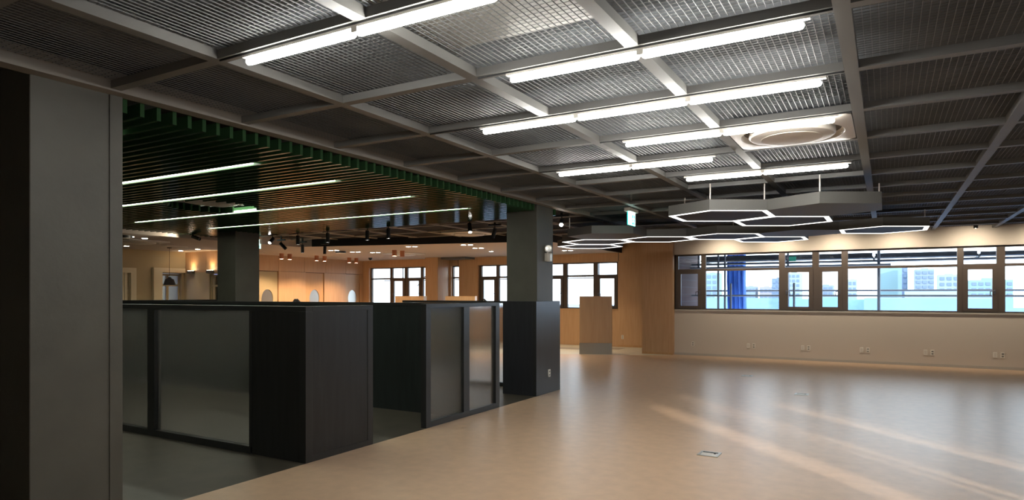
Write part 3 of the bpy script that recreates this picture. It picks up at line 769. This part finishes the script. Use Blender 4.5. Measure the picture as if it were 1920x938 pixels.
downlight(-13.46, 15.15, 'twin downlight beside the lounge air conditioner by the windows', 64, twin=True); downlight(-10.95, 13.75, 'twin downlight along the oblique fascia', 64, twin=True)
downlight(-9.32, 13.95, 'twin downlight at the fascia end by the clad column', 64, twin=True); downlight(-9.72, 15.1, 'twin downlight one step behind the fascia end', 64, twin=True); downlight(-10.13, 16.45, DL + 'near the wide window')
downlight(-8.3, 15.3, 'added twin downlight hidden behind the clad column', 70, twin=True); downlight(-8.0, 17.2, 'added twin downlight before the wide window end', 80, twin=True)  # pair added out of view to brighten the oak and tile corner
# copper cylinders
def copper(x, y, label, lit=True):
    t = thing('copper_light', label, 'lamp', (x, y, ZW), 0, 'copper cylinder lights')
    MB().lathe([(0.068, 0), (0.068, -0.17), (0.060, -0.17), (0.060, -0.15)], 24).build('cylinder', 'copper', t, True)
    if lit:
        MB().lathe([(0.058, -0.168), (0.058, -0.162)], 24).build('lens', 'warm', t)
        spot(t, (0, 0, -0.18), (-0.35, 0, -2), 66, (1, 0.68, 0.40), 115, 0.6, 0.05)
CL = 'copper cylinder light on the plaster ceiling '
copper(-16.35, 14.1, CL + 'before the dim porthole door, first of a pair'); copper(-16.35, 14.42, CL + 'before the dim porthole door, second of a pair')
copper(-16.25, 15.45, CL + 'before the middle porthole door, first of a pair'); copper(-16.25, 15.8, CL + 'before the middle porthole door, second of a pair')
copper(-16.2, 16.9, CL + 'towards the windows, first of a pair'); copper(-16.2, 17.25, CL + 'towards the windows, second of a pair')
copper(-12.3, 14.66, CL + 'lit, before the round air conditioner'); copper(-12.26, 14.96, CL + 'unlit, before the round air conditioner', False)
# speakers, smoke dome, diffusers
def disc_speaker(x, y, z, label):
    t = thing('ceiling_speaker', label, 'speaker', (x, y, z))
    MB().lathe([(0.15, 0), (0.15, -0.05), (0.145, -0.055)], 32).build('speaker_rim', 'black', t, True)
    MB().lathe([(0.143, -0.052), (0.14, -0.062), (0.02, -0.066)], 32).build('speaker_grille', 'whitem', t, True)
disc_speaker(-14.3, 8.1, ZW, 'round ceiling speaker beside the bright fascia'); disc_speaker(-13.95, 14.2, ZW, 'round ceiling speaker between the twin downlights')
t = thing('camera_dome', 'small dark security camera dome in the corner of the oak walls', 'camera', (-15.6, 17.3, ZW))
MB().lathe([(0.07, 0), (0.07, -0.03), (0.06, -0.032)], 24).build('dome_base', 'black', t, True); MB().lathe([(0.055, -0.03), (0.05, -0.06), (0.03, -0.08), (0.005, -0.087)], 24).build('dome_glass', 'dome', t, True)
for x, y, lb in ((-16.6, 13.3, 'slim white air diffuser before the dim porthole door'), (-16.2, 16.3, 'slim white air diffuser before the middle porthole door'), (-16.3, 10.55, 'slim white air diffuser in the cream lounge ceiling')):
    t = thing('air_diffuser', lb, 'diffuser', (x, y, ZW)); bx(-0.12, 0.12, -0.30, 0.30, -0.012, 0).build('diffuser_frame', 'whitem', t)
    for k in range(3): bx(-0.08 + 0.06 * k, -0.05 + 0.06 * k, -0.28, 0.28, -0.014, -0.012).build('slot', 'tray', t)
# pendant lamp in the lounge
t = thing('pendant_lamp', 'black bell pendant lamp hanging before the lounge doorway', 'lamp', (-16.9, 10.78, ZW))
MB().lathe([(0.06, 0), (0.055, -0.02)], 20).build('ceiling_rose', 'black', t, True)
MB().bar((0, 0, -0.02), (0, 0, -0.82), 0.005, 6).build('cable', 'black', t)
MB().lathe([(0.03, -0.80), (0.05, -0.83), (0.11, -0.87), (0.14, -0.97), (0.155, -1.02), (0.15, -1.02), (0.13, -0.97), (0.10, -0.88), (0.02, -0.84)], 24, cap=False).build('lamp_shade', 'black', t, True)
MB().lathe([(0.13, -1.015), (0.13, -1.005)], 24).build('lamp_lens', 'warm', t)
spot(t, (0, 0, -1.03), (0, 0, -2), 8, (1, 0.75, 0.45), 130)

# ------------------------------------------------------------------ exit signs
def exit_sign(x, y, z, rz, label):
    """panel hangs from a small ceiling box; faces local +x"""
    t = thing('exit_sign', label, 'exit sign', (x, y, z), R(rz), 'hanging exit signs')
    bx(-0.05, 0.05, -0.21, 0.21, -0.055, 0).build('sign_mount', 'whitem', t, bevel=0.004)
    bx(-0.012, 0.012, -0.012, 0.012, 0, (3.30 if y < 10.6 else 3.2) - z - 0.001).build('hanger', 'whitem', t)
    pnl = bx(-0.006, 0.006, -0.18, 0.18, -0.275, -0.055).build('sign_panel', 'exit_t', t)
    for s_ in (1, -1):
        x0, x1 = (0.0062, 0.0072) if s_ > 0 else (-0.0072, -0.0062)
        bx(x0, x1, -0.176, 0.176, -0.271, -0.058).build('sign_face', 'exit_w', pnl)
        x0, x1 = (0.0073, 0.008) if s_ > 0 else (-0.008, -0.0073)
        def pol(pts):
            mb = MB(); n = len(pts)
            mb.v = [(x0, p, q) for p, q in pts] + [(x1, p, q) for p, q in pts]
            mb.f = [tuple(reversed(range(n))), tuple(range(n, 2 * n))] + [(i, (i + 1) % n, n + (i + 1) % n, n + i) for i in range(n)]
            return mb
        # doorway and running figure
        g = pol([(0.02, -0.10), (0.15, -0.10), (0.15, -0.255), (0.02, -0.255)])
        g.build('pictogram_door', 'exit_g', pnl)
        xx0, xx1 = x0, x1
        x0, x1 = (0.0081, 0.0086) if s_ > 0 else (-0.0086, -0.0081)
        head = [(0.085 + 0.014 * math.cos(a * math.pi / 6), -0.122 + 0.014 * math.sin(a * math.pi / 6)) for a in range(12)]
        body = [(0.068, -0.14), (0.098, -0.14), (0.128, -0.155), (0.124, -0.167), (0.098, -0.158), (0.095, -0.18), (0.12, -0.205), (0.108, -0.245), (0.094, -0.242), (0.102, -0.208), (0.078, -0.195), (0.062, -0.222), (0.03, -0.222), (0.03, -0.208), (0.054, -0.208), (0.068, -0.18), (0.07, -0.16), (0.05, -0.178), (0.04, -0.168)]
        pol(head).build('pictogram_head', 'exit_w', pnl); pol(body).build('pictogram_body', 'exit_w', pnl)
exit_sign(-3.68, 10.42, ZC, 0, 'lit green and white exit sign hanging over the open hall')
exit_sign(-13.55, 10.95, ZC, 30, 'lit green exit sign half hidden behind the mid grey column')

# ------------------------------------------------------------------ emergency light on the column
t = thing('emergency_light', 'white twin head emergency light on the grey column', 'emergency light', (-4.78, 9.48, 2.13))
bx(0, 0.06, -0.085, 0.085, 0, 0.135).build('battery_box', 'white', t, bevel=0.006)
bx(0.06, 0.062, 0.005, 0.07, 0.015, 0.12).build('label_plate', 'steel', t)
for k in range(5): bx(0.06, 0.0625, -0.07 + 0.014 * k, -0.065 + 0.014 * k, 0.01, 0.125).build('vent_rib', 'whitem', t)
for dy, az in ((-0.035, -50), (0.045, 20)):
    hd = MB().lathe([(0.02, -0.045), (0.045, -0.03), (0.062, 0.0), (0.062, 0.012)], 24).build('lamp_head', 'white', t, True)
    hd.location = (0.045, dy, 0.205); hd.rotation_euler = (0, R(90), R(az))
    MB().lathe([(0.055, 0.012), (0.05, 0.018), (0.01, 0.022)], 24).build('reflector', 'steel', hd, True)
    MB().bar((0.035, dy, 0.13), (0.035, dy, 0.18), 0.012, 8).build('neck', 'white', t)

# ------------------------------------------------------------------ sockets and floor boxes
def outlet(loc, rz, label, sockets=True, group='white wall sockets'):
    t = thing('wall_socket', label, 'socket', loc, R(rz), group)
    bx(-0.036, 0.036, -0.012, 0, -0.06, 0.06).build('cover_plate', 'plate', t, bevel=0.003)
    if sockets:
        for dz in (-0.026, 0.026):
            bx(-0.02, 0.02, -0.0135, -0.012, dz - 0.014, dz + 0.014).build('socket_face', 'tray', t)
            for dx in (-0.009, 0.009): bx(dx - 0.003, dx + 0.003, -0.0145, -0.0135, dz - 0.004, dz + 0.004).build('socket_hole', 'hole', t)
    else: bx(-0.024, 0.024, -0.0135, -0.012, -0.042, 0.042).build('blank_insert', 'whitem', t)
outlet((-4.39, YR, 0.30), 0, 'single wall socket on the beige wall next to the oak pier')
WS = ('first from the oak pier', 'second from the oak pier', 'third from the oak pier', 'fourth from the oak pier', 'fifth from the oak pier')
for k in range(5):
    x = -2.94 + 1.255 * k
    outlet((x - 0.065, YR, 0.305), 0, 'blank white data plate on the beige wall, %s' % WS[k], False, 'white data plates')
    outlet((x + 0.065, YR, 0.305), 0, 'white wall socket beside a data plate, pair %s' % WS[k])
outlet((-6.95, YW, 0.30), 0, 'white wall socket on the oak wall beside the tall oak stand')
outlet((XB, 9.5, 0.32), 90, 'white wall socket on the black cladding of the grey column')
def floor_box(x, y, label):
    t = thing('floor_outlet_box', label, 'floor outlet', (x, y, 0), 0, 'metal floor outlet boxes')
    f = MB().box(-0.10, 0.10, -0.10, -0.075, 0, 0.006).box(-0.10, 0.10, 0.075, 0.10, 0, 0.006).box(-0.10, -0.075, -0.075, 0.075, 0, 0.006).box(0.075, 0.10, -0.075, 0.075, 0, 0.006)
    f.build('box_frame', 'steel', t); bx(-0.074, 0.074, -0.074, 0.04, 0, 0.004).build('box_lid', 'whitem', t); bx(-0.074, 0.074, 0.04, 0.074, 0, 0.001).build('lid_gap', 'hole', t)
    MB().lathe([(0.012, 0.004), (0.012, 0.006)], 12, (0.05, 0.02, 0)).build('lid_catch', 'hole', t)
floor_box(-1.535, 6.65, 'metal floor outlet box set in the open floor under the tube lamps')
floor_box(-1.17, 11.35, 'metal floor outlet box under the honeycomb lights')
floor_box(-2.365, 13.4, 'metal floor outlet box towards the beige window wall')

# ------------------------------------------------------------------ people (only hair shows above the partitions)
def person(x, y, h, face, shirt, label):
    s = h / 1.62
    t = thing('person', label, 'person', (x, y, 0), R(face)); t.scale = (s, s, s)
    V = [(0, 0, 0.86, .14, .10), (0, 0, 1.05, .125, .095), (0, 0.02, 1.25, .15, .10), (0, 0.02, 1.33, .07, .065), (0, 0.0, 1.39, .05, .05), (0, -0.03, 1.47, .078, .09), (0, -0.03, 1.54, .07, .085)]
    E_ = [(i, i + 1) for i in range(6)]
    for sx in (-1, 1):
        b = len(V)
        V += [(sx * .09, 0, .80, .085, .085), (sx * .10, -.01, .47, .055, .055), (sx * .10, .02, .09, .04, .04), (sx * .10, -.05, .04, .042, .035), (sx * .10, -.13, .03, .035, .025)]
        E_ += [(0, b)] + [(b + i, b + i + 1) for i in range(4)]
        b = len(V)
        V += [(sx * .16, .02, 1.29, .055, .055), (sx * .20, .02, 1.04, .042, .042), (sx * .17, -.18, .95, .030, .030), (sx * .16, -.25, .94, .035, .018)]
        E_ += [(2, b)] + [(b + i, b + i + 1) for i in range(3)]
        hb = b + 3
        for k in range(4):
            b = len(V); ox = sx * (.16 + (-.028 + .018 * k) * -1)
            V += [(ox, -.29, .945, .009, .009), (ox, -.325 - .008 * (k in (1, 2)), .935, .008, .008), (ox, -.335 - .008 * (k in (1, 2)), .915, .007, .007)]
            E_ += [(hb, b), (b, b + 1), (b + 1, b + 2)]
        b = len(V); V += [(sx * .125, -.25, .94, .010, .010), (sx * .11, -.285, .93, .008, .008)]; E_ += [(hb, b), (b, b + 1)]
    me = bpy.data.meshes.new('body'); me.from_pydata([v[:3] for v in V], E_, []); me.update()
    o = link('body', me, t); md = o.modifiers.new('skin', 'SKIN'); md.use_smooth_shade = True
    sk = me.skin_vertices[0].data if me.skin_vertices else None
    if sk is None:
        import bmesh
        bm = bmesh.new(); bm.from_mesh(me); bm.verts.layers.skin.verify(); bm.to_mesh(me); bm.free(); sk = me.skin_vertices[0].data
    for i, v in enumerate(V): sk[i].radius = v[3:5]
    sk[0].use_root = True
    ss = o.modifiers.new('sub', 'SUBSURF'); ss.levels = 2; ss.render_levels = 2
    # cloth colours by height in one procedural material
    m, nt_, p = nt('body_' + shirt); tc = nt_.nodes.new('ShaderNodeTexCoord'); sp = nt_.nodes.new('ShaderNodeSeparateXYZ'); nt_.links.new(tc.outputs['Object'], sp.inputs[0])
    rp = nt_.nodes.new('ShaderNodeValToRGB'); rp.color_ramp.interpolation = 'CONSTANT'
    mr = nt_.nodes.new('ShaderNodeMath'); mr.operation = 'DIVIDE'; mr.inputs[1].default_value = 1.7; nt_.links.new(sp.outputs[2], mr.inputs[0]); nt_.links.new(mr.outputs[0], rp.inputs[0])
    els = rp.color_ramp.elements; els[0].color = (0.01, 0.01, 0.01, 1); els[1].position = 0.06; els[1].color = (0.03, 0.03, 0.04, 1)
    for pos, cl_ in ((0.54, (0.22, 0.23, 0.26, 1) if shirt == 'shirt' else (0.06, 0.08, 0.16, 1)), (0.81, (0.50, 0.30, 0.21, 1))):
        e = els.new(pos); e.color = cl_
    nt_.links.new(rp.outputs[0], p.inputs['Base Color']); p.inputs['Roughness'].default_value = 0.7
    me.materials.append(m)
    # hair cap
    mb = MB(); prof = []
    for k in range(9):
        a = math.pi * 0.62 * k / 8; prof.append((0.101 * math.sin(a) + 0.002, 0.115 * math.cos(a)))
    mb.lathe(list(reversed(prof)), 24)
    mb.v = [(x_ * 0.95, y_ * 1.12 + (0.02 if z_ < 0 else 0) + 0.01 * math.sin(9 * x_ + 40 * z_), z_ + 0.006 * math.sin(70 * x_ + 50 * y_)) for x_, y_, z_ in mb.v]
    h_ = mb.build('hair', 'hair', o, True); h_.location = (0, -0.015, 1.515); h_.rotation_euler = (R(-14), 0, 0)
    for sx in (-1, 1):
        MB().lathe([(0.004, -0.008), (0.012, 0), (0.004, 0.008)], 10).build('eye', 'dome', o, True).location = (sx * 0.032, -0.113, 1.495)
        MB().lathe([(0.006, -0.022), (0.018, 0), (0.006, 0.022)], 10).build('ear', 'skin', o, True).location = (sx * 0.083, -0.02, 1.49)
    MB().lathe([(0.014, -0.02), (0.004, 0.025)], 8).build('nose', 'skin', o, True).location = (0, -0.118, 1.465)
    bx(-0.022, 0.022, -0.012, 0.0, -0.004, 0.004).build('mouth', 'copper', o).location = (0, -0.105, 1.43)
person(-11.44, 10.28, 1.49, 30, 'shirt', 'person with black hair showing above the partitions before the oak wall')
person(-10.78, 17.1, 1.45, -20, 'shirt2', 'person with black hair standing by the wide window beside an oak stand')

# ------------------------------------------------------------------ outside: brick return, scaffold, city
bk = struct(bx(-5.05, -4.86, 17.46, 19.7, -3, 6).build('wall_brick', 'brick'), 'red brick return wall outside the long window', 'wall')
YS = 18.75
def tube_obj(name, p, q, label, r=0.024, m='scaf', group='scaffold tubes outside the windows'):
    return tag(MB().bar(p, q, r, 10).build(name, m, smooth=True), label, 'scaffold tube', group)
for x, z0, z1, lb in ((-4.62, -3, 5, 'scaffold upright close to the brick wall'), (-4.08, -3, 5, 'scaffold upright in the wide pane next to the brick wall'), (-3.90, -3, 5, 'scaffold upright beside the blue tarp'),
                      (-3.74, -3, 1.90, 'short scaffold post in front of the blue tarp'), (-2.27, -3, 5, 'scaffold upright behind the first hinged sash pair'), (-2.12, -3, 1.9, 'short scaffold post behind the hinged sash pair'),
                      (-0.16, -3, 5, 'scaffold upright in the widest fixed pane'), (3.0, -3, 5, 'scaffold upright far from the brick wall'), (-8.3, -3, 5, 'scaffold upright behind the wide oak wall window'), (-11.0, -3, 5, 'scaffold upright behind the grey column window'), (-16.6, -3, 5, 'scaffold upright behind the window by the porthole doors')):
    y = YS if x > -5 else 20.3
    tube_obj('scaffold_upright', (x, y, z0), (x, y, z1), lb, 0.030 if x < -0.5 else 0.036)
tube_obj('scaffold_rail', (-4.84, YS + 0.063, 1.56), (6, YS + 0.063, 1.56), 'scaffold handrail outside the long window at eye height', 0.026)
tube_obj('scaffold_rail', (-4.84, YS + 1.0, 1.70), (6, YS + 1.0, 1.70), 'second scaffold rail behind the handrail', 0.026)
tube_obj('scaffold_rail', (-4.84, YS + 0.069, 2.44), (6, YS + 0.069, 2.44), 'scaffold ledger under the walkway outside the long window', 0.032)
tube_obj('scaffold_rail', (-4.84, YS - 0.058, 2.34), (0.1, YS - 0.058, 2.34), 'lower scaffold ledger ending in the widest fixed pane', 0.027)
tube_obj('scaffold_rail', (-17.6, 20.352, 2.15), (-7, 20.352, 2.15), 'scaffold ledger outside the oak wall windows', 0.02)
tube_obj('scaffold_brace', (-15.9, 20.30, 1.9), (-15.5, 20.30, 2.3), 'short scaffold brace outside the window by the porthole doors', 0.018)
for x in (-4.5, -2.38, -0.27, 1.9, 3.2):
    tube_obj('scaffold_transom', (x, YS + 0.0, 2.497), (x, YS + 1.05, 2.497), 'short scaffold transom under the walkway planks, %s from the brick wall' % {-4.5: 'first', -2.38: 'second', -0.27: 'third', 1.9: 'fourth', 3.2: 'fifth'}[x], 0.024)
for k, (x0, x1) in enumerate(((-4.6, -2.39), (-2.37, -0.28), (-0.26, 1.89), (1.91, 4.0))):
    t = thing('scaffold_plank', 'grey walkway plank on the scaffold, %s from the brick wall' % ('first', 'second', 'third', 'fourth')[k], 'plank', (x0, YS + 0.12, 2.522), group='scaffold walkway planks')
    bx(0, x1 - x0, 0, 0.66, 0, 0.04).build('deck', 'plank', t); bx(0.02, x1 - x0 - 0.02, 0.0, 0.025, 0.04, 0.15 - 0.02 * k).build('toe_board', 'plank', t)
# blue tarp with folds
mb = MB(); n = 14
for k in range(n + 1):
    x = -4.02 + 0.52 * k / n; yy = YS + 0.885 + 0.05 * math.sin(k * 1.9)
    for th_ in (0, 0.006):
        for z in (-2.0, 0.4, 1.2, 2.0, 3.2): mb.v.append((x + 0.015 * math.sin(z * 2), yy + th_, z))
for k in range(n):
    for i in range(4):
        a = k * 10 + i; mb.f.append((a, a + 10, a + 11, a + 1)); b = a + 5; mb.f.append((b, b + 1, b + 11, b + 10))
tag(mb.build('blue_tarp', 'tarp', smooth=True), 'blue tarp hanging on the scaffold outside the long window', 'tarp')
nb = MB(); n = 60
for k in range(n + 1):
    x = -4.7 + 10.5 * k / n
    for z in (-2.0, 0.2, 0.9, 1.5): nb.v.append((x, YS + 1.15 + 0.05 * math.sin(k * 0.9 + z), z))
for k in range(n):
    for i in range(3): a = k * 4 + i; nb.f.append((a, a + 4, a + 5, a + 1))
tag(nb.build('safety_net', 'net', smooth=True), 'pale blue safety net along the lower scaffold outside', 'net')
# green sign on the scaffold
tag(bx(-2.241, -2.07, YS - 0.015, YS + 0.015, 2.475, 2.60).build('green_board', 'exit_t'), 'small green lit board on the scaffold outside', 'sign')
M['green_b'] = mat('green_board', (0.02, 0.45, 0.30), 0.5)
bpy.data.objects['green_board'].data.materials[0] = M['green_b']
bpy.data.objects['green_board']['label'] = 'small green board on the scaffold outside the long window'

# city
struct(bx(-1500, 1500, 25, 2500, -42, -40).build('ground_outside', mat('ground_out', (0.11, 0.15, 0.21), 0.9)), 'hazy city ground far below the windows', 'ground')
BM = [mat('hazed_facade_%d' % i, c_, 0.9) for i, c_ in enumerate([(0.17, 0.27, 0.30), (0.17, 0.22, 0.30), (0.22, 0.29, 0.32), (0.11, 0.16, 0.25), (0.22, 0.22, 0.27)])]  # haze put into the building colours as pale blue tones
M['win_far'] = mat('hazed_far_window', (0.10, 0.15, 0.23), 0.5)  # softened bluish window tone, haze in the colour
FL = ['slim', 'broad', 'tall', 'low', 'stepped']
def building(px0, px1, pytop, D, mi, label, rows=0, cols=0):
    """far building: direction measured at the horizon, distance D along y"""
    f_, yaw = 1225.0, R(29.8); c_, s_ = math.cos(yaw), math.sin(yaw)
    def X(px): r = (px - 960) / f_; return D * (-s_ + c_ * r) / (c_ + s_ * r)
    r = ((px0 + px1) / 2 - 960) / f_; Z = D / (c_ + s_ * r)
    x0, x1, zt = X(px0), X(px1), 1.6 + (552 - pytop) * Z / f_
    t = thing('city_building', label, 'building', ((x0 + x1) / 2, D, -40), 0, 'hazy city buildings outside')
    w_ = x1 - x0; h_ = zt + 40
    bx(-w_ / 2, w_ / 2, 0, w_ * 0.8 + 6, 0, h_).build('building_block', BM[mi], t)
    bx(-w_ * 0.2, w_ * 0.2, w_ * .2, w_ * 0.5, h_, h_ + w_ * 0.06).build('roof_room', BM[mi], t)
    if rows:
        cw, rh = w_ / cols, (zt + 4) / rows if zt > 0 else 3.2
        me = bx(-cw * 0.32, cw * 0.32, -0.25, 0.1, -rh * 0.28, rh * 0.28).mesh('building_window', 'win_far')
        for i in range(cols):
            for j in range(rows): link('building_window', me, t, (-w_ / 2 + cw * (i + .5), 0, h_ - rh * (j + .7)))
building(1324, 1345, 512, 330, 0, 'pale hazy tower seen beside the brick wall', 6, 2)
building(1398, 1416, 537, 420, 1, 'low lilac block behind the blue tarp', 3, 3)
building(1424, 1448, 538, 420, 4, 'low pale block with a flat roof behind the scaffold rail', 3, 3)
building(1447, 1475, 522, 300, 3, 'slate blue block behind the first hinged sash', 6, 3)
building(1476, 1500, 512, 360, 2, 'pale tower between the two hinged sashes', 7, 3)
building(1534, 1562, 535, 380, 1, 'blue grey block behind the second hinged sash', 4, 3)
building(1590, 1606, 524, 500, 2, 'distant pale tower next to the second hinged sash', 4, 2)
building(1650, 1700, 503, 260, 0, 'broad pale cyan block behind the widest pane', 0, 0)
building(1692, 1702, 500, 250, 3, 'slim slate tower behind the widest pane', 8, 1)
building(1716, 1752, 505, 240, 1, 'balcony tower behind the widest pane', 9, 3)
building(1760, 1800, 515, 300, 2, 'pale tower past the widest pane', 6, 3)
building(1820, 1900, 525, 330, 0, 'broad low block past the widest pane', 5, 6)
building(1300, 1420, 560, 180, 2, 'low pale roofscape under the scaffold rail')
building(1470, 1620, 562, 170, 0, 'low cyan roofscape under the scaffold rail')
building(1620, 1900, 560, 160, 2, 'wide low roofscape beyond the net')
# blue block added to dim the sky seen through the lounge glass
t = thing('neighbour_building', 'slate blue block added outside the lounge to dim its panes', 'building', (-60, 10, -40))
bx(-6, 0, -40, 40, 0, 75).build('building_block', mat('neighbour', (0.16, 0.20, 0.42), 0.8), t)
